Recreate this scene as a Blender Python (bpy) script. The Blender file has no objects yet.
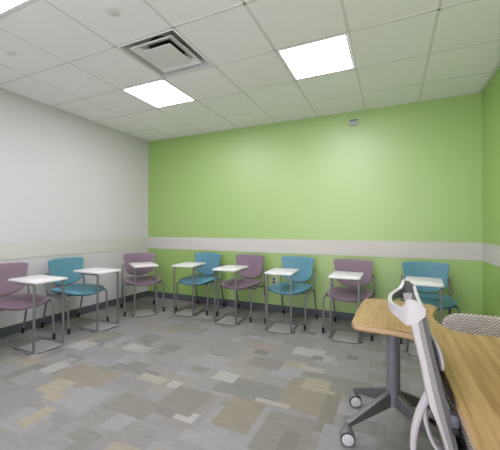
import bpy, bmesh, math, random
from mathutils import Vector, Matrix
random.seed(7)
SC = bpy.context.scene
COL = SC.collection
PI = math.pi

# ------------------------------------------------------------------ materials
def srgb(r, g, b):
    def f(c):
        c /= 255.0
        return c/12.92 if c <= .04045 else ((c+.055)/1.055)**2.4
    return (f(r), f(g), f(b), 1)

class NT:
    def __init__(s, name):
        s.m = bpy.data.materials.new(name); s.m.use_nodes = True
        s.t = s.m.node_tree; s.b = s.t.nodes['Principled BSDF']
    def n(s, typ, **kw):
        x = s.t.nodes.new(typ)
        for k, v in kw.items(): setattr(x, k, v)
        return x
    def l(s, a, b): s.t.links.new(a, b)
    def coords(s, scale=(1, 1, 1), kind='Object'):
        tc = s.n('ShaderNodeTexCoord'); mp = s.n('ShaderNodeMapping')
        mp.inputs['Scale'].default_value = scale
        s.l(tc.outputs[kind], mp.inputs['Vector']); return mp.outputs['Vector']
    def math(s, op, a, b=None):
        x = s.n('ShaderNodeMath', operation=op)
        for i, v in enumerate((a, b)):
            if v is None: continue
            if isinstance(v, (int, float)): x.inputs[i].default_value = v
            else: s.l(v, x.inputs[i])
        return x.outputs[0]

def simple(name, col, rough=.5, metal=0., noise=0., nscale=40., bump=0., spec=.5):
    k = NT(name); b = k.b
    b.inputs['Base Color'].default_value = col; b.inputs['Roughness'].default_value = rough
    b.inputs['Metallic'].default_value = metal; b.inputs['Specular IOR Level'].default_value = spec
    if noise or bump:
        nz = k.n('ShaderNodeTexNoise'); nz.inputs['Scale'].default_value = nscale
        nz.inputs['Detail'].default_value = 4
        k.l(k.coords(), nz.inputs['Vector'])
        if noise:
            rp = k.n('ShaderNodeValToRGB')
            rp.color_ramp.elements[0].position = .3; rp.color_ramp.elements[1].position = .7
            rp.color_ramp.elements[0].color = tuple(c*(1-noise) for c in col[:3])+(1,)
            rp.color_ramp.elements[1].color = tuple(min(1, c*(1+noise)) for c in col[:3])+(1,)
            k.l(nz.outputs['Fac'], rp.inputs['Fac']); k.l(rp.outputs['Color'], b.inputs['Base Color'])
        if bump:
            bp = k.n('ShaderNodeBump'); bp.inputs['Strength'].default_value = bump
            bp.inputs['Distance'].default_value = .002
            k.l(nz.outputs['Fac'], bp.inputs['Height']); k.l(bp.outputs['Normal'], b.inputs['Normal'])
    return k.m

M = {}
M['green'] = simple('green_paint', srgb(150, 187, 88), .52, noise=.015, nscale=60, bump=.03, spec=1.0)
M['green'].node_tree.nodes['Principled BSDF'].inputs['IOR'].default_value = 1.85
M['white_wall'] = simple('white_paint', srgb(207, 207, 205), .6, noise=.01, nscale=60, bump=.05, spec=.3)
M['band'] = simple('taupe_band', srgb(203, 202, 193), .55, noise=.02, nscale=90, bump=.05, spec=.3)
M['cream_band'] = simple('cream_band', srgb(203, 203, 195), .55, noise=.02, nscale=90, bump=.05, spec=.3)
M['base'] = simple('rubber_base', srgb(86, 92, 97), .6, noise=.05)
M['tile'] = simple('ceiling_tile', srgb(246, 246, 244), .9, noise=.025, nscale=180, bump=.3, spec=.1)
M['tbar'] = simple('grid_metal', srgb(222, 223, 219), .5, spec=.3)
M['vent_white'] = simple('vent_enamel', srgb(226, 226, 224), .4)
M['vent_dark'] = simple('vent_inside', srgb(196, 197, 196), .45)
M['duct'] = simple('duct_black', srgb(30, 30, 30), .7)
M['steel'] = simple('satin_steel', srgb(138, 139, 138), .38, metal=.7, noise=.03, nscale=15)
M['steel_dark'] = simple('grey_steel', srgb(116, 117, 118), .42, metal=.6, noise=.03, nscale=15)
M['column'] = simple('grey_column', srgb(132, 132, 138), .45, metal=.4, noise=.02)
M['plate'] = simple('brushed_plate', srgb(160, 160, 156), .45, metal=.2, noise=.04, nscale=30)
M['black'] = simple('black_plastic', srgb(24, 24, 25), .5)
M['white_plastic'] = simple('white_plastic', srgb(190, 188, 186), .4)
M['laminate'] = simple('white_laminate', srgb(228, 227, 226), .35, noise=.01)
M['caster_face'] = simple('caster_face', srgb(205, 205, 207), .4)
M['caster_hood'] = simple('caster_hood', srgb(120, 121, 124), .4, metal=.3)
M['purple'] = simple('mauve_upholstery', srgb(133, 115, 127), .45, noise=.08, nscale=260, bump=.25, spec=.35)
M['teal'] = simple('teal_upholstery', srgb(94, 145, 160), .42, noise=.08, nscale=260, bump=.25, spec=.35)
M['purple_edge'] = simple('mauve_shell', srgb(104, 84, 98), .6)
M['teal_edge'] = simple('teal_shell', srgb(45, 96, 115), .6)
M['liner'] = simple('grey_liner', srgb(88, 88, 85), .6, noise=.05, nscale=200)
M['outlet_slot'] = simple('socket_dark', srgb(70, 68, 66), .5)
M['sensor'] = simple('sensor_grey', srgb(176, 180, 172), .45)
M['sensor_dark'] = simple('sensor_lens', srgb(92, 98, 88), .4)
M['lav_pad'] = simple('pale_lilac_fabric', srgb(170, 166, 170), .7, noise=.04, nscale=200)
M['lavender'] = simple('blue_grey_plastic', srgb(92, 93, 103), .45)

def emis(name, s):
    k = NT(name); k.b.inputs['Base Color'].default_value = (.9, .9, .9, 1)
    k.b.inputs['Emission Color'].default_value = (1, .93, 1.07, 1)
    k.b.inputs['Emission Strength'].default_value = s
    return k.m
M['lit'] = emis('lit_lens', 11.5)

def wood():
    k = NT('oak_veneer')
    v = k.coords((26, 1.1, 26)); n1 = k.n('ShaderNodeTexNoise'); n1.inputs['Scale'].default_value = 1.6
    n1.inputs['Detail'].default_value = 6; n1.inputs['Roughness'].default_value = .6; k.l(v, n1.inputs['Vector'])
    v2 = k.coords((150, 3.0, 150)); n2 = k.n('ShaderNodeTexNoise'); n2.inputs['Scale'].default_value = 1.3
    n2.inputs['Detail'].default_value = 3; k.l(v2, n2.inputs['Vector'])
    f = k.math('ADD', k.math('MULTIPLY', n1.outputs['Fac'], .65), k.math('MULTIPLY', n2.outputs['Fac'], .35))
    r = k.n('ShaderNodeValToRGB'); e = r.color_ramp.elements
    e[0].position = .36; e[0].color = srgb(132, 103, 60); e[1].position = .62; e[1].color = srgb(171, 143, 97)
    m = e.new(.48); m.color = srgb(155, 126, 79)
    k.l(f, r.inputs['Fac']); k.l(r.outputs['Color'], k.b.inputs['Base Color'])
    k.b.inputs['Roughness'].default_value = .42
    return k.m
M['wood'] = wood()
M['wood_edge'] = simple('oak_edge', srgb(182, 156, 116), .38, noise=.06, nscale=30)

def woven(name, c0, c1, ax='X', period=.022):
    k = NT(name)
    sx = k.n('ShaderNodeSeparateXYZ'); k.l(k.coords(), sx.inputs[0])
    w = 2*PI/period
    tri = k.math('ARCSINE', k.math('SINE', k.math('MULTIPLY', sx.outputs[ax], w)))
    ph = k.math('ADD', k.math('MULTIPLY', sx.outputs['Z'], w*1.5), k.math('MULTIPLY', tri, 1.5))
    nz = k.n('ShaderNodeTexNoise'); nz.inputs['Scale'].default_value = 120; k.l(k.coords(), nz.inputs['Vector'])
    s = k.math('ADD', k.math('SINE', ph), k.math('MULTIPLY', k.math('SUBTRACT', nz.outputs['Fac'], .5), 3.))
    r = k.n('ShaderNodeValToRGB'); e = r.color_ramp.elements
    e[0].position = .25; e[0].color = c0; e[1].position = .75; e[1].color = c1
    k.l(k.math('ADD', k.math('MULTIPLY', s, .4), .5), r.inputs['Fac'])
    k.l(r.outputs['Color'], k.b.inputs['Base Color'])
    bp = k.n('ShaderNodeBump'); bp.inputs['Distance'].default_value = .003; bp.inputs['Strength'].default_value = .5
    k.l(s, bp.inputs['Height']); k.l(bp.outputs['Normal'], k.b.inputs['Normal'])
    k.b.inputs['Roughness'].default_value = .85
    return k.m
M['woven'] = woven('herringbone_fabric', srgb(124, 118, 110), srgb(190, 183, 173), 'X', .020)
M['woven_side'] = woven('herringbone_pad_fabric', srgb(118, 116, 112), srgb(182, 178, 170), 'Y', .013)

def ribbed():
    k = NT('ribbed_mesh')
    sx = k.n('ShaderNodeSeparateXYZ'); k.l(k.coords(), sx.inputs[0])
    s = k.math('SINE', k.math('MULTIPLY', sx.outputs['Z'], 2*PI/.0065))
    r = k.n('ShaderNodeValToRGB'); e = r.color_ramp.elements
    e[0].color = srgb(126, 125, 123); e[1].color = srgb(160, 159, 156)
    k.l(k.math('ADD', k.math('MULTIPLY', s, .5), .5), r.inputs['Fac'])
    k.l(r.outputs['Color'], k.b.inputs['Base Color'])
    bp = k.n('ShaderNodeBump'); bp.inputs['Distance'].default_value = .001; bp.inputs['Strength'].default_value = .4
    k.l(s, bp.inputs['Height']); k.l(bp.outputs['Normal'], k.b.inputs['Normal'])
    k.b.inputs['Roughness'].default_value = .7
    return k.m
M['ribbed'] = ribbed()

def carpet():
    k = NT('patchwork_carpet')
    at = k.n('ShaderNodeVertexColor', layer_name='patch')
    nz = k.n('ShaderNodeTexNoise'); nz.inputs['Scale'].default_value = 1; nz.inputs['Detail'].default_value = 5
    k.l(k.coords((9, 34, 9)), nz.inputs['Vector'])
    n2 = k.n('ShaderNodeTexNoise'); n2.inputs['Scale'].default_value = 420; k.l(k.coords(), n2.inputs['Vector'])
    f = k.math('ADD', k.math('MULTIPLY', k.math('SUBTRACT', nz.outputs['Fac'], .5), .38), k.math('MULTIPLY', k.math('SUBTRACT', n2.outputs['Fac'], .5), .5))
    hs = k.n('ShaderNodeHueSaturation'); k.l(k.math('ADD', f, 1.), hs.inputs['Value']); k.l(at.outputs['Color'], hs.inputs['Color'])
    k.l(hs.outputs['Color'], k.b.inputs['Base Color'])
    bp = k.n('ShaderNodeBump'); bp.inputs['Distance'].default_value = .003; bp.inputs['Strength'].default_value = .5
    k.l(n2.outputs['Fac'], bp.inputs['Height']); k.l(bp.outputs['Normal'], k.b.inputs['Normal'])
    k.b.inputs['Roughness'].default_value = .9; k.b.inputs['Specular IOR Level'].default_value = .25
    return k.m
M['carpet'] = carpet()

# ------------------------------------------------------------------ mesh helpers
def obj(name, bm, mat, parent=None, loc=None, sharp=40):
    bmesh.ops.recalc_face_normals(bm, faces=bm.faces[:])
    me = bpy.data.meshes.new(name); bm.to_mesh(me); bm.free()
    for m in (mat if isinstance(mat, (list, tuple)) else [mat]): me.materials.append(m)
    for p in me.polygons: p.use_smooth = True
    me.set_sharp_from_angle(angle=math.radians(sharp))
    o = bpy.data.objects.new(name, me); COL.objects.link(o)
    if parent: o.parent = parent
    if loc: o.location = loc
    return o

def thing(name, label, cat, loc=(0, 0, 0), rz=0, group=None):
    o = bpy.data.objects.new(name, None); COL.objects.link(o); o.empty_display_size = .1
    o.location = loc; o.rotation_euler = (0, 0, rz)
    tag(o, label, cat, group); return o
def tag(o, label, cat, group=None):
    o['label'] = label; o['category'] = cat
    if group: o['group'] = group
def struct(name, bm, mat, parent=None):
    o = obj(name, bm, mat, parent)
    if not parent: o['kind'] = 'structure'
    return o

def box(bm, x0, x1, y0, y1, z0, z1, bev=0, seg=2, mi=0):
    r = bmesh.ops.create_cube(bm, size=1, matrix=Matrix.Translation(((x0+x1)/2, (y0+y1)/2, (z0+z1)/2)) @ Matrix.Diagonal((abs(x1-x0), abs(y1-y0), abs(z1-z0), 1)))
    vs = r['verts']; fs = set(f for v in vs for f in v.link_faces)
    for f in fs: f.material_index = mi
    if bev:
        es = set(e for v in vs for e in v.link_edges)
        bmesh.ops.bevel(bm, geom=list(es), offset=bev, segments=seg, affect='EDGES', profile=.5)

def smooth_path(pts, n=6, closed=False):
    P = [Vector(p) for p in pts]; out = []
    for i in range(len(P)-1):
        a = P[max(i-1, 0)]; b = P[i]; c = P[i+1]; d = P[min(i+2, len(P)-1)]
        for k in range(n):
            t = k/n
            out.append(.5*((2*b)+(c-a)*t+(2*a-5*b+4*c-d)*t*t+(3*b-a-3*c+d)*t**3))
    out.append(P[-1]); return out

def round_path(pts, r, n=5):
    P = [Vector(p) for p in pts]; out = [P[0]]
    for i in range(1, len(P)-1):
        a, b, c = P[i-1], P[i], P[i+1]
        u = (a-b); v = (c-b); rr = min(r, u.length*.45, v.length*.45)
        p0 = b+u.normalized()*rr; p1 = b+v.normalized()*rr
        for k in range(n+1):
            t = k/n; out.append((1-t)**2*p0+2*t*(1-t)*b+t*t*p1)
    out.append(P[-1]); return out

def sweep(bm, path, sect, ref=(0, 0, 1), scale=None):
    """sweep a closed 2-D section along a path; ref orients the section's second axis"""
    P = [Vector(p) for p in path]; n = len(P); rings = []
    refv = Vector(ref)
    for i, p in enumerate(P):
        t = (P[min(i+1, n-1)]-P[max(i-1, 0)]).normalized()
        rv = refv if abs(t.dot(refv)) < .98 else Vector((1, 0, 0) if abs(t.x) < .9 else (0, 1, 0))
        a = t.cross(rv).normalized(); b = a.cross(t).normalized()
        s = scale(i/(n-1)) if scale else (1, 1)
        if isinstance(s, (int, float)): s = (s, s)
        rings.append([bm.verts.new(p+a*u*s[0]+b*v*s[1]) for u, v in sect])
    m = len(sect)
    for i in range(n-1):
        for j in range(m):
            bm.faces.new((rings[i][j], rings[i][(j+1) % m], rings[i+1][(j+1) % m], rings[i+1][j]))
    bm.faces.new(rings[0][::-1]); bm.faces.new(rings[-1])

def circ(r, n=10): return [(r*math.cos(2*PI*k/n), r*math.sin(2*PI*k/n)) for k in range(n)]
def rrect(w, h, r, n=3):
    out = []
    for cx, cy, a0 in ((w/2-r, h/2-r, 0), (-w/2+r, h/2-r, PI/2), (-w/2+r, -h/2+r, PI), (w/2-r, -h/2+r, 1.5*PI)):
        for k in range(n+1):
            a = a0+PI/2*k/n; out.append((cx+r*math.cos(a), cy+r*math.sin(a)))
    return out
def tube(bm, path, r, n=10): sweep(bm, path, circ(r, n))

def prism(bm, poly, z0, z1, bev=0, seg=2, mi_side=0):
    bot = [bm.verts.new((x, y, z0)) for x, y in poly]; top = [bm.verts.new((x, y, z1)) for x, y in poly]
    n = len(poly); fb = bm.faces.new(bot[::-1]); ft = bm.faces.new(top)
    for i in range(n):
        f = bm.faces.new((bot[i], bot[(i+1) % n], top[(i+1) % n], top[i])); f.material_index = mi_side
    if bev:
        bmesh.ops.bevel(bm, geom=list(fb.edges)+list(ft.edges), offset=bev, segments=seg, affect='EDGES', profile=.5)

def lathe(bm, prof, mat=None, n=24):
    """revolve (r,z) profile about z; mat transforms"""
    T = mat or Matrix.Identity(4); rings = []
    for r, z in prof:
        rings.append([bm.verts.new(T @ Vector((r*math.cos(2*PI*k/n), r*math.sin(2*PI*k/n), z))) for k in range(n)] if r > 1e-6 else [bm.verts.new(T @ Vector((0, 0, z)))])
    for a, b in zip(rings, rings[1:]):
        for k in range(n):
            k2 = (k+1) % n
            if len(a) == 1 and len(b) == 1: continue
            if len(a) == 1: bm.faces.new((a[0], b[k], b[k2]))
            elif len(b) == 1: bm.faces.new((a[k], a[k2], b[0]))
            else: bm.faces.new((a[k], a[k2], b[k2], b[k]))
    for rg in (rings[0], rings[-1]):
        if len(rg) > 1: bm.faces.new(rg)

def pad(bm, fn, T, N=24, p=6., corner=7., rim=.25):
    """closed cushion: fn(u,v) -> (point, normal) of the mid sheet; superellipse outline, rounded rim"""
    def grid(side):
        g = {}
        for i in range(N+1):
            for j in range(N+1):
                u = -1+2*i/N; v = -1+2*j/N
                # denser near the rim
                u = math.copysign(1-(1-abs(u))**1.35, u); v = math.copysign(1-(1-abs(v))**1.35, v)
                r = max(abs(u), abs(v))
                if r > 1e-9:
                    s = r/((abs(u)**corner+abs(v)**corner)**(1/corner))
                else: s = 1
                t = T*(rim+(1-rim)*math.sqrt(max(0, 1-r**p)))/2
                c, nn = fn(u*s, v*s)
                g[i, j] = bm.verts.new(Vector(c)+Vector(nn)*t*side)
        return g
    A = grid(1); B = grid(-1)
    for g, fl in ((A, False), (B, True)):
        for i in range(N):
            for j in range(N):
                q = [g[i, j], g[i+1, j], g[i+1, j+1], g[i, j+1]]
                f = bm.faces.new(q[::-1] if fl else q); f.material_index = 1 if fl else 0
    ring = [(i, 0) for i in range(N)]+[(N, j) for j in range(N)]+[(i, N) for i in range(N, 0, -1)]+[(0, j) for j in range(N, 0, -1)]
    for a, b in zip(ring, ring[1:]+ring[:1]):
        f = bm.faces.new((A[a], B[a], B[b], A[b])); f.material_index = 1

def copy_tree(o, parent=None):
    c = o.copy(); COL.objects.link(c)
    if parent: c.parent = parent
    for ch in list(o.children): copy_tree(ch, c)
    return c

# ------------------------------------------------------------------ room
XL, XR, YB, YF, H = -3.926, .939, 4.251, -.75, 2.752
T61 = .61
GX0 = -5.4911*T61            # grid line i = 0
GY0 = YB-.8506*T61           # grid row j = 1
def slab(x0, x1, y0, y1, z0, z1):
    bm = bmesh.new(); box(bm, x0, x1, y0, y1, z0, z1); return bm
struct('wall_back', slab(XL-.1, XR+.1, YB, YB+.1, -.1, H+.3), M['green'])
struct('wall_left', slab(XL-.1, XL, YF-.1, YB, -.1, H+.3), M['white_wall'])
struct('wall_right', slab(XR, XR+.1, YF-.1, YB, -.1, H+.3), M['green'])
bm = bmesh.new()             # wall behind the camera, with an opening added to let fill light in
WX0, WX1, WZ0, WZ1 = -2.3, .85, .05, 2.45
box(bm, XL, WX0, YF-.1, YF, -.1, H+.3); box(bm, WX1, XR, YF-.1, YF, -.1, H+.3)
box(bm, WX0, WX1, YF-.1, YF, WZ1, H+.3); box(bm, WX0, WX1, YF-.1, YF, -.1, WZ0)
struct('wall_front', bm, M['white_wall'])
bm = bmesh.new()
for x in (WX0+.02, WX0+1.05, WX0+2.10, WX1-.02): box(bm, x-.02, x+.02, YF-.08, YF-.02, WZ0, WZ1)
for z in (WZ0+.02, WZ1-.02): box(bm, WX0, WX1, YF-.075, YF-.025, z-.02, z+.02)
fill_win = struct('fill_window_1', bm, M['steel_dark'])  # unseen glazing, added to brighten the room from behind the camera
k = NT('clear_glass'); out = k.t.nodes['Material Output']; k.t.nodes.remove(k.b)
tr = k.n('ShaderNodeBsdfTransparent'); gl = k.n('ShaderNodeBsdfGlossy'); gl.inputs['Roughness'].default_value = .02
mx = k.n('ShaderNodeMixShader'); mx.inputs[0].default_value = .06
k.l(tr.outputs[0], mx.inputs[1]); k.l(gl.outputs[0], mx.inputs[2]); k.l(mx.outputs[0], out.inputs['Surface'])
obj('fill_pane', slab(WX0, WX1, YF-.053, YF-.047, WZ0, WZ1), k.m, fill_win)

# carpet with patches
cell = .05
nx = int(round((XR-XL)/cell))+1; ny = int(round((YB-YF)/cell))+1
PAL = [(136, 136, 133), (142, 142, 141), (148, 148, 148), (129, 127, 120), (140, 136, 126), (154, 154, 155), (124, 123, 119), (146, 143, 135)]
grid = [[(141, 141, 139)]*ny for _ in range(nx)]
def paint(xc, yc, w, h, c):
    i0 = int(round((xc-w/2-XL)/cell)); j0 = int(round((yc-h/2-YF)/cell))
    for i in range(i0, i0+max(1, int(round(w/cell)))):
        for j in range(j0, j0+max(1, int(round(h/cell)))):
            if 0 <= i < nx and 0 <= j < ny: grid[i][j] = c
for _ in range(520):
    a = random.choice([.1, .15, .2, .25, .3, .4, .5]); b = random.choice([.1, .15, .2, .25, .3, .4])
    paint(random.uniform(XL, XR), random.uniform(YF, YB), a, b, random.choice(PAL))
for _ in range(50):
    paint(random.uniform(XL, XR), random.uniform(YF, YB), random.choice([.1, .15, .2]), random.choice([.1, .15]), random.choice([(166, 165, 163), (158, 150, 132), (114, 112, 107), (168, 163, 150)]))
LT = (178, 177, 174); BG = (174, 163, 137); TN = (140, 132, 113); DK = (120, 118, 111)
for x, y, w, h, c in [(-2.885, 2.21, .25, .2, LT), (-2.37, 2.36, .2, .15, LT), (-2.66, 1.73, .15, .2, LT), (-2.28, 1.75, .5, .3, (143, 136, 120)),
                      (-2.31, 1.53, .2, .2, BG), (-2.2, 1.45, .15, .1, BG), (-2.09, 1.24, .1, .2, BG), (-2.0, 1.53, .25, .25, (158, 158, 161)),
                      (-1.24, 2.21, .2, .15, (180, 178, 172)), (-1.18, 1.65, .15, .1, (180, 178, 172)),
                      (-1.75, 1.95, .25, .1, (170, 165, 150)), (-1.55, 1.93, .1, .1, LT), (-1.35, 1.8, .3, .3, (128, 124, 113)), (-1.6, 1.6, .35, .2, (130, 127, 118)),
                      (-.545, 2.25, .4, .45, TN), (-.36, 2.2, .1, .65, (124, 119, 106)), (-.49, 2.42, .25, .2, (164, 156, 130)),
                      (-.75, 3.02, .3, .2, LT), (-.62, 2.92, .1, .1, DK), (-.89, 1.85, .25, .35, (138, 131, 114)), (-1.22, 2.95, .35, .2, (146, 136, 126)),
                      (-2.34, 2.93, .1, .05, (158, 134, 96)), (-2.05, 2.55, .2, .15, DK), (-1.05, 2.62, .3, .2, (128, 126, 119)),
                      (-.6, 1.75, .3, .4, (130, 127, 119)), (-.55, 1.72, .1, .2, (118, 114, 102)), (-.3, 2.5, .3, .25, (126, 124, 119)), (-.75, 2.05, .25, .05, (172, 168, 156)), (-.25, 1.7, .3, .5, (150, 151, 153))]:
    paint(x, y, w, h, c)
bm = bmesh.new(); lay = bm.loops.layers.color.new('patch')
V = [[bm.verts.new((min(XL+i*cell, XR+.05), min(YF+j*cell, YB+.05), 0)) for j in range(ny+1)] for i in range(nx+1)]
for i in range(nx):
    for j in range(ny):
        if V[i+1][j].co.x-V[i][j].co.x < 1e-5 or V[i][j+1].co.y-V[i][j].co.y < 1e-5: continue
        f = bm.faces.new((V[i][j], V[i+1][j], V[i+1][j+1], V[i][j+1]))
        c = srgb(*grid[i][j])
        # byte colour layers hold sRGB
        for lp in f.loops: lp[lay] = tuple((m+(v-m)*.62-t_)/255 for v, m, t_ in zip(grid[i][j], (143, 142, 138), (8, 7, 9)))+(1,)
struct('floor', bm, M['carpet'])

# baseboards and painted bands
struct('baseboard_back', slab(XL, XR, YB-.012, YB, 0, .1), M['base'])
struct('baseboard_left', slab(XL, XL+.012, YF, YB-.012, 0, .1), M['base'])
struct('baseboard_right', slab(XR-.012, XR, YF, YB-.012, 0, .1), M['base'])
struct('trim_1', slab(XL, XR, YB-.006, YB, .85, 1.052), M['band'])
struct('trim_2', slab(XL, XL+.006, YF, YB-.006, .85, 1.05), M['cream_band'])
struct('trim_3', slab(XR-.006, XR, YF, YB-.006, .85, 1.052), M['band'])

# ceiling: tiles with openings for the fittings
LIGHTS = [(1, 2), (4, 2), (1, 5), (4, 5)]; VENT = (2, 3)      # (i, j) cells: x from line i, y between rows j and j+1
xs = sorted([XL]+[GX0+i*T61 for i in range(-3, 12) if XL < GX0+i*T61 < XR]+[XR])
ys = sorted([YF]+[GY0-(j-1)*T61 for j in range(0, 12) if YF < GY0-(j-1)*T61 < YB]+[YB])
def in_open(x, y):
    for i, j in LIGHTS+[VENT]:
        if GX0+i*T61 < x < GX0+(i+1)*T61 and GY0-j*T61 < y < GY0-(j-1)*T61: return True
    return False
bm = bmesh.new()
for a, b in zip(xs, xs[1:]):
    for c, d in zip(ys, ys[1:]):
        if not in_open((a+b)/2, (c+d)/2): box(bm, a, b, c, d, H, H+.015)
struct('ceiling', bm, M['tile'])
bm = bmesh.new(); g = .010
for x in xs[1:-1]: box(bm, x-g, x+g, YF, YB, H-.0025, H+.002)
for y in ys[1:-1]: box(bm, XL, XR, y-g, y+g, H-.0025, H+.002)
for x0, x1, y0, y1 in ((XL, XR, YB-.02, YB), (XL, XR, YF, YF+.02), (XL, XL+.02, YF, YB), (XR-.02, XR, YF, YB)): box(bm, x0, x1, y0, y1, H-.004, H+.001)
struct('trim_4', bm, M['tbar'])

LBL = {(1, 2): 'square lit ceiling panel next to the air vent, nearer the left wall', (4, 2): 'square lit ceiling panel over the green wall, right of the air vent',
       (1, 5): 'square lit ceiling panel cut off at the top left corner of the photo', (4, 5): 'square lit ceiling panel above the desk, outside the photo'}
proto = None
for i, j in LIGHTS:
    loc = (GX0+(i+.5)*T61, GY0-(j-.5)*T61, H)
    if proto is None:
        proto = t = thing('ceiling_light', LBL[i, j], 'ceiling light', loc, 0, 'lit panels in the ceiling grid')
        bm = bmesh.new(); h = T61/2-.013; w = .016
        for sx in (-1, 1):
            box(bm, sx*h, sx*(h-w), -h, h, -.003, .02); box(bm, -h+w, h-w, sx*h, sx*(h-w), -.003, .02)
        box(bm, -h, h, -h, h, .06, .065)
        for sx in (-1, 1):
            box(bm, sx*h, sx*(h-.004), -h, h, .02, .06); box(bm, -h, h, sx*h, sx*(h-.004), .02, .06)
        obj('frame', bm, M['vent_white'], t)
        bm = bmesh.new(); box(bm, -h+w, h-w, -h+w, h-w, .004, .008); obj('diffuser', bm, M['lit'], t)
    else:
        t = copy_tree(proto); t.location = loc; t['label'] = LBL[i, j]

# air vent: square plaque diffuser
vi, vj = VENT
t = thing('air_vent', 'square white metal air diffuser with dark recess in the ceiling', 'air vent', (GX0+(vi+.5)*T61, GY0-(vj-.5)*T61, H))
h = T61/2-.013
def frustum(bm, a0, z0, a1, z1, cap=False, th=.0):
    b = [bm.verts.new((x*a0, y*a0, z0)) for x, y in ((-1, -1), (1, -1), (1, 1), (-1, 1))]
    c = [bm.verts.new((x*a1, y*a1, z1)) for x, y in ((-1, -1), (1, -1), (1, 1), (-1, 1))]
    for k in range(4): bm.faces.new((b[k], b[(k+1) % 4], c[(k+1) % 4], c[k]))
    if cap: bm.faces.new(c)
    return b, c
bm = bmesh.new()
for sx in (-1, 1):
    box(bm, sx*h, sx*(h-.010), -h, h, -.004, .004); box(bm, -h+.010, h-.010, sx*h, sx*(h-.010), -.004, .004)
obj('frame', bm, M['vent_white'], t)
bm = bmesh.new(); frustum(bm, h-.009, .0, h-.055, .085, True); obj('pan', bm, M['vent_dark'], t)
bm = bmesh.new(); lathe(bm, [(.155, .072), (.160, .072), (.160, .084), (.0, .084)], n=28); obj('duct_neck', bm, M['duct'], t)
bm = bmesh.new()                                                # middle cone ring
frustum(bm, .226, .008, .220, .0); frustum(bm, .220, .0, .135, .048); frustum(bm, .135, .048, .137, .052); frustum(bm, .137, .052, .226, .008)
bmesh.ops.remove_doubles(bm, verts=bm.verts[:], dist=.0005)
obj('cone_ring', bm, M['vent_white'], t, sharp=20)
bm = bmesh.new(); b0, c0 = frustum(bm, .145, -.004, .148, .004); bm.faces.new(b0[::-1]); b1, c1 = frustum(bm, .148, .004, .12, .02, True)
bmesh.ops.remove_doubles(bm, verts=bm.verts[:], dist=.0005)
obj('center_plaque', bm, M['vent_white'], t, sharp=20)
for a in range(4):
    bm = bmesh.new(); R = Matrix.Rotation(a*PI/2+PI/4, 4, 'Z'); tube(bm, [R @ Vector((.2, 0, .03)), R @ Vector((.33, 0, .06))], .004, 6)
    obj('hanger', bm, M['steel'], t)

# concealed sprinkler covers
for x, y, lab in ((-1.80, 1.58, 'flat round white sprinkler cover in the ceiling, left of the air vent'), (-3.045, 1.575, 'flat round white sprinkler cover in the ceiling close to the left wall')):
    bm = bmesh.new(); lathe(bm, [(0, -.006), (.052, -.006), (.056, -.003), (.056, -.0005), (.045, -.0005), (.045, .0), (0, .0)], n=32)
    o = obj('sprinkler_cover', bm, M['vent_white'], None, (x, y, H+.002)); tag(o, lab, 'sprinkler cover', 'round sprinkler covers in the ceiling')

# small sensor and power outlet on the green wall
t = thing('wall_sensor', 'small grey sensor box high on the green wall under the ceiling', 'sensor', (-.438, YB, 2.60))
bm = bmesh.new(); box(bm, -.055, .055, -.03, 0, -.04, .035, .006); obj('housing', bm, M['sensor'], t)
bm = bmesh.new(); box(bm, -.05, .05, -.033, -.028, .016, .033, .003); obj('lens', bm, M['sensor_dark'], t)
t = thing('wall_outlet', 'white power outlet plate on the green wall behind a teal chair', 'outlet', (-1.549, YB, .451))
bm = bmesh.new(); box(bm, -.036, .036, -.007, 0, -.06, .06, .003); obj('cover_plate', bm, M['white_plastic'], t)
for z in (-.024, .024):
    bm = bmesh.new(); box(bm, -.017, .017, -.010, -.006, z-.017, z+.017, .003); o = obj('socket', bm, M['outlet_slot'], t)

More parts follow.
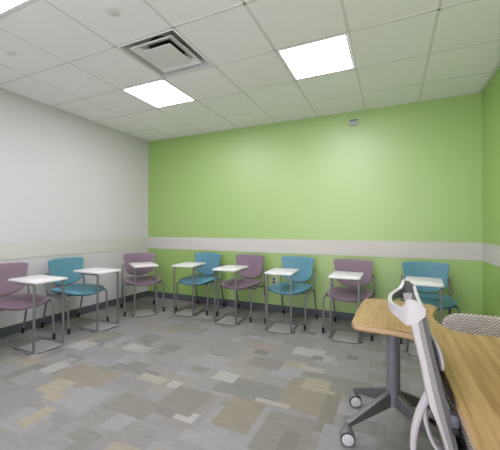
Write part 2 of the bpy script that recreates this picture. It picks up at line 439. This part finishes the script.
# ------------------------------------------------------------------ side chairs
def make_chair(label, fab, edge, group):
    t = thing('side_chair', label, 'chair', (0, 0, 0), 0, group)
    def back(u, v):
        hw = .210+.034*max(0, (v+1)/2)**1.9
        x = hw*u
        zt = .818+.006*(1-u*u); zb = .480+.085*abs(u)**2.2
        z = zb+(zt-zb)*(v+1)/2
        y = .172+.05*(z-.48)/.34-.05*u*u+.010*(1-v*v)
        n = Vector((.36*u, -1, .2)).normalized()
        return (x, y, z), n
    bm = bmesh.new(); pad(bm, back, .040, 24, 5, 11, .45); obj('backrest', bm, [M[fab], M[edge]], t, sharp=50)
    def seat(u, v):                                             # v=-1 front
        x = u*(.252-.02*max(0, v))
        y = -.045+.235*v-.02*(1-u*u)*(1 if v < 0 else 0)*-v
        f = max(0, -v-.35)/.65
        z = .440+.016*u*u-.035*f*f*(1-.75*u*u)+.012*max(0, v)**2
        return (x, y, z), Vector((-.1*u, -.25*f, 1)).normalized()
    bm = bmesh.new(); pad(bm, seat, .055, 22, 4, 4.5, .25); obj('seat', bm, [M[fab], M[edge]], t, sharp=50)
    for s in (-1, 1):
        fr = [(s*.264, -.262, .0), (s*.264, -.255, .02), (s*.263, -.235, .405), (s*.259, -.18, .418), (s*.246, .12, .405), (s*.243, .158, .403)]
        bm = bmesh.new(); tube(bm, round_path(fr, .022), .0115); l = obj('leg', bm, M['steel'], t)
        bm = bmesh.new(); tube(bm, [(s*.264, -.262, .0), (s*.2635, -.2585, .065)], .0150); obj('foot_cap', bm, M['black'], l)
        re = [(s*.240, .262, .0), (s*.242, .165, .38), (s*.246, .158, .46), (s*.242, .172, .56), (s*.238, .19, .66)]
        bm = bmesh.new(); tube(bm, smooth_path(re, 6), .0115); l = obj('leg', bm, M['steel'], t)
        bm = bmesh.new(); tube(bm, [(s*.240, .262, .0), (s*.2403, .246, .065)], .0150); obj('foot_cap', bm, M['black'], l)
        bm = bmesh.new(); tube(bm, [(s*.239, .188, .635), (s*.205, .180, .635)], .008, 8); obj('back_bracket', bm, M['steel'], t)
    bm = bmesh.new(); tube(bm, [(-.243, .12, .395), (.243, .12, .395)], .009); tube(bm, [(-.256, -.12, .402), (.256, -.12, .402)], .009)
    obj('crossbar', bm, M['steel'], t)
    return t
TEAL = 'teal upholstered side chair '; PUR = 'mauve upholstered side chair '
pc = make_chair('', 'purple', 'purple_edge', 'armless side chairs along the walls')
tc = make_chair('', 'teal', 'teal_edge', 'armless side chairs along the walls')
CH = [(pc, -3.592, 1.922, PI/2, PUR+'against the white wall, leftmost and cut off by the photo edge'),
      (tc, -3.592, 2.622, PI/2, TEAL+'against the white wall, facing into the room'),
      (pc, -3.370, 3.518, math.radians(54), PUR+'turned diagonally in the corner of white and green walls'),
      (tc, -2.585, 3.925, 0, TEAL+'on the green wall nearest the room corner'),
      (pc, -1.885, 3.925, math.radians(-5.5), PUR+'on the green wall between two teal chairs, left of the outlet'),
      (tc, -1.170, 3.912, math.radians(-5.5), TEAL+'in front of the wall outlet on the green wall'),
      (pc, -.438, 3.860, math.radians(-3), PUR+'on the green wall, its lower right hidden by the wood desk'),
      (tc, .355, 3.890, 0, TEAL+'at the right end of the row, behind the desk')]
seen = set()
for src, x, y, rz, lab in CH:
    o = src if src.name not in seen else copy_tree(src); seen.add(src.name)
    o.location = (x, y, 0); o.rotation_euler = (0, 0, rz); o['label'] = lab

# ------------------------------------------------------------------ C-frame side tables
def make_ctable():
    t = thing('side_table', '', 'table', (0, 0, 0), 0, 'small white tables in front of the side chairs')
    bm = bmesh.new()
    poly = [(x, y+.178) for x, y in rrect(.33, .466, .025, 4)]
    prism(bm, poly, .672, .694, .005, 2); obj('tabletop', bm, M['laminate'], t)
    for s in (-1, 1):
        p = [(s*.145, .32, .664), (s*.145, .0, .664), (s*.145, .0, .012), (s*.150, .02, .012)]
        p = [(s*.145, .30, .662), (s*.145, .0, .662), (s*.145, .0, .010), (s*.145, .33, .010)]
        bm = bmesh.new(); sweep(bm, round_path(p, .03, 6), rrect(.022, .020, .006), ref=(1, 0, 0)); obj('post', bm, M['steel'], t)
    bm = bmesh.new()
    prism(bm, [(-.15, .30), (-.17, .02), (-.15, -.02), (-.10, -.045), (.10, -.045), (.15, -.02), (.17, .02), (.15, .30)], .004, .010, .002, 1)
    obj('base_plate', bm, M['plate'], t)
    bm = bmesh.new(); tube(bm, round_path([(-.172, .09, .007), (-.172, .015, .007), (-.10, -.048, .007), (.10, -.048, .007), (.172, .015, .007), (.172, .09, .007)], .02), .006, 8)
    obj('base_rim', bm, M['steel_dark'], t)
    for s in (-1, 1):
        bm = bmesh.new(); box(bm, s*.165-.015, s*.165+.015, .02, .06, 0, .006, .002); obj('glide', bm, M['black'], t)
    return t
TT = 'white two-post side table '
TBL = [(-3.106, 1.988, PI/2, TT+'in front of the leftmost mauve chair'),
       (-3.102, 2.690, PI/2, TT+'in front of the teal chair on the white wall'),
       (-3.088, 3.305, math.radians(54), TT+'in front of the diagonal mauve chair in the corner'),
       (-2.618, 3.530, math.radians(8), TT+'in front of the teal chair nearest the green wall corner'),
       (-1.908, 3.437, math.radians(3), TT+'in front of the mauve chair left of the wall outlet'),
       (-1.190, 3.427, math.radians(4), TT+'in front of the teal chair by the wall outlet'),
       (-.455, 3.450, 0, TT+'in front of the mauve chair beside the wood desk'),
       (.28, 3.36, math.radians(-5), TT+'seen just above the white office chair, before a teal chair')]
pt = make_ctable()
for k, (x, y, rz, lab) in enumerate(TBL):
    o = pt if k == 0 else copy_tree(pt)
    o.location = (x, y, 0); o.rotation_euler = (0, 0, rz); o['label'] = lab

# ------------------------------------------------------------------ wood desk
desk = thing('desk', 'oak-topped teacher desk with a lobe on a wheeled pedestal', 'desk', (.0105, 2.02, 0))
ox, oy = .0105, 2.02
edge = [(.175, .25), (.172, .85), (.160, 1.30), (.150, 1.50), (.128, 1.575), (.085, 1.615), (.02, 1.622), (-.12, 1.622), (-.165, 1.635), (-.186, 1.68), (-.180, 1.95), (-.168, 2.20), (-.155, 2.265), (-.115, 2.290),
        (.10, 2.290), (.19, 2.283), (.240, 2.255), (.258, 2.200), (.244, 2.135), (.222, 2.065), (.208, 1.985), (.208, 1.905), (.220, 1.83), (.240, 1.755), (.270, 1.712), (.32, 1.706), (.60, 1.710), (.87, 1.715), (.87, .25)]
pl = [p[:2] for p in edge]
bm = bmesh.new(); prism(bm, [(x-ox, y-oy) for x, y in pl], .700, .730, .006, 3, 1)
obj('desktop', bm, [M['wood'], M['wood_edge']], desk, sharp=35)
def add_caster(parent, x, y, rz, top=.1):
    M4 = Matrix.Translation((x, y, 0)) @ Matrix.Rotation(rz, 4, 'Z')
    bm = bmesh.new()                                         # hood and stem
    pts = [(.0, -.042*math.cos(a), .039+.043*math.sin(a)) for a in [PI*k/12 for k in range(1, 11)]]
    sweep(bm, pts, rrect(.046, .006, .002), ref=(1, 0, 0) if False else (0, 0, 1))
    tube(bm, [(0, .012, .08), (0, .012, top+.012)], .009)
    bm.transform(M4); c = obj('caster', bm, M['caster_hood'], parent)
    bm = bmesh.new()
    for s in (-1, 1):
        R = Matrix.Translation((s*.014, 0, .039)) @ Matrix.Rotation(PI/2, 4, 'Y')
        lathe(bm, [(0, -.010), (.034, -.010), (.039, -.006), (.039, .006), (.034, .010), (0, .010)], R, 24)
    bm.transform(M4); w = obj('wheel', bm, M['black'], c)
    bm = bmesh.new()
    for s in (-1, 1):
        R = Matrix.Translation((s*.0245, 0, .039)) @ Matrix.Rotation(PI/2, 4, 'Y')
        lathe(bm, [(0, -.003), (.033, -.003), (.033, .001), (.029, .003), (0, .003)], R, 24)
    bm.transform(M4); obj('hub_cap', bm, M['caster_face'], c)
def pedestal(cx, cy, rx, ry):
    bm = bmesh.new(); tube(bm, [(cx, cy, .175), (cx, cy, .70)], .038, 28); obj('column', bm, M['column'], desk, sharp=50)
    bm = bmesh.new(); box(bm, cx-.13, cx+.17, cy-.20, cy+.12, .686, .6995, .003); obj('mounting_plate', bm, M['black'], desk)
    for sx in (-1, 1):
        for sy in (-1, 1):
            d = Vector((sx*rx, sy*ry, 0)); L = d.length; d.normalize()
            c = Vector((cx, cy, 0))
            a = c+d*.028+Vector((0, 0, .212)); b = c+d*L+Vector((0, 0, .112))
            bm = bmesh.new()
            sweep(bm, [a+(b-a)*(k/8) for k in range(9)], rrect(1, 1, .12), ref=(0, 0, 1), scale=lambda q: (.036-.006*q, .085*(1-q)+.026*q))
            obj('foot', bm, M['steel_dark'], desk, sharp=50)
            add_caster(desk, cx+sx*rx, cy+sy*ry, {(-1, -1): -1.30, (-1, 1): -1.25, (1, -1): 1.9, (1, 1): -.6}[sx, sy], .105)
pedestal(0, 0, .235, .205)
pedestal(.53, -1.44, .235, .205)

# ------------------------------------------------------------------ white office chair at the desk
CXo, CYo = .27, 1.225
oc = thing('office_chair', 'white-framed office chair with grey back pushed up to the desk edge', 'office chair', (CXo, CYo, 0))
HW = .195
# side profile: z, white rear, white/grey border, grey front
PR = [(.985, .040, .066, .086), (.95, .046, .070, .092), (.90, .061, .077, .103), (.85, .072, .087, .113), (.81, .081, .095, .122), (.75, .091, .106, .136), (.70, .101, .117, .148), (.65, .121, .130, .158), (.60, .139, .144, .168), (.55, .152, .156, .178), (.50, .164, .168, .188), (.44, .177, .181, .200)]
def bow(y): return -.014*(1-(y/HW)**2)                      # backrest is hollow: the middle lies further back
PR = [r+(r[2]+(r[3]-r[2])*.52,) for r in PR]                # column 4: border of ribbed edge and dark front
def strip_mesh(ca, cb, y0, y1, zmin=0., zmax=9., ny=1, pr=PR):
    bm = bmesh.new(); rows = [r for r in pr if zmin <= r[0] <= zmax]; g = []
    for r in rows:
        row = []
        for k in range(ny+1):
            y = y0+(y1-y0)*k/ny
            row.append((bm.verts.new((r[ca]+bow(y)-CXo, y, r[0])), bm.verts.new((r[cb]+bow(y)-CXo, y, r[0]))))
        g.append(row)
    R, C = len(g), ny+1
    for i in range(R-1):
        for k in range(ny):
            for q in (0, 1): bm.faces.new((g[i][k][q], g[i][k+1][q], g[i+1][k+1][q], g[i+1][k][q]))
        for k in (0, ny): bm.faces.new((g[i][k][0], g[i+1][k][0], g[i+1][k][1], g[i][k][1]))
    for i in (0, R-1):
        for k in range(ny): bm.faces.new((g[i][k][0], g[i][k+1][0], g[i][k+1][1], g[i][k][1]))
    return bm
obj('backrest', strip_mesh(2, 4, -HW, HW, .44, .955, 12), M['ribbed'], oc, sharp=40)
f_ = obj('back_front', strip_mesh(4, 3, -HW, HW, .44, .955, 12), M['liner'], oc, sharp=40); f_['label'] = 'dark grey front layer of the backrest'
for s in (-1, 1):                                            # upright side rails of the white frame
    obj('side_rail', strip_mesh(1, 2, s*HW, s*(HW-.03), .44, .955, 1), M['white_plastic'], oc)
# front top rim from corner to corner
bm = bmesh.new(); path = [Vector((.086-CXo, (HW-.004)*q, .964+.010*abs(q)**3)) for q in [1-2*k/14 for k in range(15)]]
sweep(bm, path, rrect(.012, .012, .004)); obj('front_rim', bm, M['white_plastic'], oc)
# grab band: runs round from one front corner, bows back, to the other corner
def plan(off):
    A = [(.090, -HW), (.066, -HW-.002), (.046, -HW+.002)]; n = 28
    for k in range(1, n):
        q = -1+2*k/n; q = math.copysign(1-(1-abs(q))**1.5, q); A.append((.046-.050*(1-abs(q)**2.4), q*(HW-.004)))
    A += [(.046, HW-.002), (.066, HW+.002), (.090, HW)]
    P = [Vector((x, y, 0)) for x, y in A]; out = []
    for i, p in enumerate(P):
        t = (P[min(i+1, len(P)-1)]-P[max(i-1, 0)]).normalized(); out.append(p+Vector((t.y, -t.x, 0))*off*-1)
    return out
def band(o0, o1, mat, name, dt=0., db=0.):
    bm = bmesh.new(); a = plan(o0); b = plan(o1); rings = []; ref = plan(0)
    for p, q, c in zip(a, b, ref):
        w_ = abs(c.y)/HW
        if c.x > .047 and w_ > .95:                          # side plates
            f = min(1, (c.x-.046)/.044); top = 1.010-.032*f**1.3; bot = .922+.034*f**1.5
        else:
            top = .960+.010*min(1, w_)**2+.036*min(1, w_)**16; bot = .936-.014*min(1, w_)**4
        top += dt; bot += db
        rings.append([bm.verts.new((x.x-CXo, x.y, z)) for x, z in ((p, bot), (q, bot), (q, top), (p, top))])
    for r0, r1 in zip(rings, rings[1:]):
        for j in range(4): bm.faces.new((r0[j], r0[(j+1) % 4], r1[(j+1) % 4], r1[j]))
    bm.faces.new(rings[0][::-1]); bm.faces.new(rings[-1])
    return obj(name, bm, mat, oc, sharp=50)
hb = band(-.006, .006, M['white_plastic'], 'grab_band'); hb['label'] = 'white curved grab band along the top'
lb = band(-.0095, -.006, M['liner'], 'band_liner', -.003, .003); lb['label'] = 'grey inner face of the grab band'
# woven front pad
def fpad(u, v):
    y = u*(HW-.012); z = .545+.145*v
    rows = PR
    for a, b in zip(rows, rows[1:]):
        if b[0] <= z <= a[0]:
            q = (z-b[0])/(a[0]-b[0]); fx = b[3]+(a[3]-b[3])*q; break
    else: fx = PR[-1][3]
    k = (1-v)/2
    return (fx+bow(y)+.020+(.032*math.sin(PI*min(1, k*1.2)**.9))*(1-.35*u*u)-CXo, y, z), Vector((1, 0, .2)).normalized()
bm = bmesh.new(); pad(bm, fpad, .03, 18, 5, 7, .3); p = obj('back_pad', bm, M['woven_side'], oc, sharp=60)
def upad(u, v):
    y = u*(HW-.012); z = .838+.048*v
    for a, b in zip(PR, PR[1:]):
        if b[0] <= z <= a[0]:
            q = (z-b[0])/(a[0]-b[0]); fx = b[3]+(a[3]-b[3])*q; break
    return (fx+bow(y)+.011+.007*(1-v*v)-CXo, y, z), Vector((1, 0, .2)).normalized()
bm = bmesh.new(); pad(bm, upad, .02, 14, 5, 7, .3); p = obj('upper_pad', bm, M['lav_pad'], oc, sharp=60)
bm = bmesh.new(); box(bm, .150-CXo, .172-CXo, -HW-.012, -HW+.03, .655, .690, .006); k_ = obj('lumbar_knob', bm, M['lavender'], oc)
bm = bmesh.new(); box(bm, .155-CXo, .172-CXo, -HW-.014, -HW+.02, .638, .656, .004); obj('knob_tip', bm, M['black'], k_)
# white curved supports behind the lower back
o1 = smooth_path([(.118, 0, .645), (.100, 0, .605), (.082, 0, .55), (.070, 0, .48), (.076, 0, .41), (.13, 0, .365), (.24, 0, .36)], 6)
bm = bmesh.new(); sweep(bm, [a-Vector((CXo, 0, 0)) for a in o1], rrect(.05, .018, .006), ref=(1, 0, 0)); obj('back_support', bm, M['white_plastic'], oc)
o2 = smooth_path([(.108, 0, .63), (.103, 0, .58), (.112, 0, .53), (.132, 0, .48), (.17, 0, .44)], 6)
bm = bmesh.new(); sweep(bm, [a-Vector((CXo, 0, 0)) for a in o2], rrect(.04, .013, .005), ref=(1, 0, 0)); obj('inner_support', bm, M['white_plastic'], oc)
def oseat(u, v): return (.375+.205*v-CXo, u*.225, .455+.012*u*u-.015*max(0, v)**2), Vector((0, 0, 1))
bm = bmesh.new(); pad(bm, oseat, .06, 18, 5, 5, .3); obj('seat', bm, M['woven_side'], oc, sharp=60)
bm = bmesh.new(); box(bm, .24-CXo, .44-CXo, -.09, .09, .35, .425, .015); obj('tilt_box', bm, M['black'], oc)
bm = bmesh.new(); lathe(bm, [(.03, .09), (.03, .22), (.022, .22), (.022, .36)], Matrix.Translation((.06, 0, 0)), 20); obj('gas_lift', bm, M['black'], oc)
for k in range(5):
    a = 2*PI*k/5+PI
    d = Vector((math.cos(a), math.sin(a), 0)); c = Vector((.06, 0, 0))
    bm = bmesh.new(); sweep(bm, [c+d*.02+Vector((0, 0, .135)), c+d*.24+Vector((0, 0, .105))], rrect(.04, .035, .01), scale=lambda q: 1-.35*q); obj('base_arm', bm, M['white_plastic'], oc)
    add_caster(oc, .06+d.x*.23, d.y*.23, a+.5, .1)

# ------------------------------------------------------------------ woven chair on the far side of the desk
wc = thing('guest_chair', 'grey woven upholstered chair tucked behind the far edge of the desk', 'chair', (.50, 1.70, 0))
def wback(u, v): return (.258*u, .205+.03*v-.03*u*u*0, .565+.203*v), Vector((0, -1, .12)).normalized()
bm = bmesh.new(); pad(bm, wback, .062, 24, 6, 6, .35); obj('backrest', bm, M['woven'], wc, sharp=70)
def wseat(u, v): return (.245*u, .0+.185*v, .44), Vector((0, 0, 1))
bm = bmesh.new(); pad(bm, wseat, .07, 18, 5, 6, .35); obj('seat', bm, M['woven'], wc, sharp=70)
for sx in (-1, 1):
    for sy in (-1, 1):
        bm = bmesh.new(); tube(bm, [(sx*.21, sy*.165, 0), (sx*.20, sy*.15, .42)], .012); obj('leg', bm, M['steel'], wc)

# ------------------------------------------------------------------ light, camera
w = bpy.data.worlds.new('fill_background'); SC.world = w; w.use_nodes = True  # even background added as fill, enters through the added opening
bg = w.node_tree.nodes['Background']; bg.inputs['Color'].default_value = (1, .94, 1.07, 1); bg.inputs['Strength'].default_value = 1.7

cam = bpy.data.cameras.new('camera'); co = bpy.data.objects.new('camera', cam); COL.objects.link(co)
cam.sensor_fit = 'HORIZONTAL'; cam.sensor_width = 36; cam.lens = 309.3/500*36; cam.clip_start = .02
yaw, pitch, roll = .4274, .0102, .0023
co.matrix_world = Matrix.Translation((0, 0, 1.21)) @ Matrix.Rotation(yaw, 4, 'Z') @ Matrix.Rotation(PI/2+pitch, 4, 'X') @ Matrix.Rotation(roll, 4, 'Z')
SC.camera = co
vs = SC.view_settings
vs.view_transform = 'Standard'; vs.look = 'None'; vs.gamma = 1; vs.use_curve_mapping = False; vs.exposure = 1.02
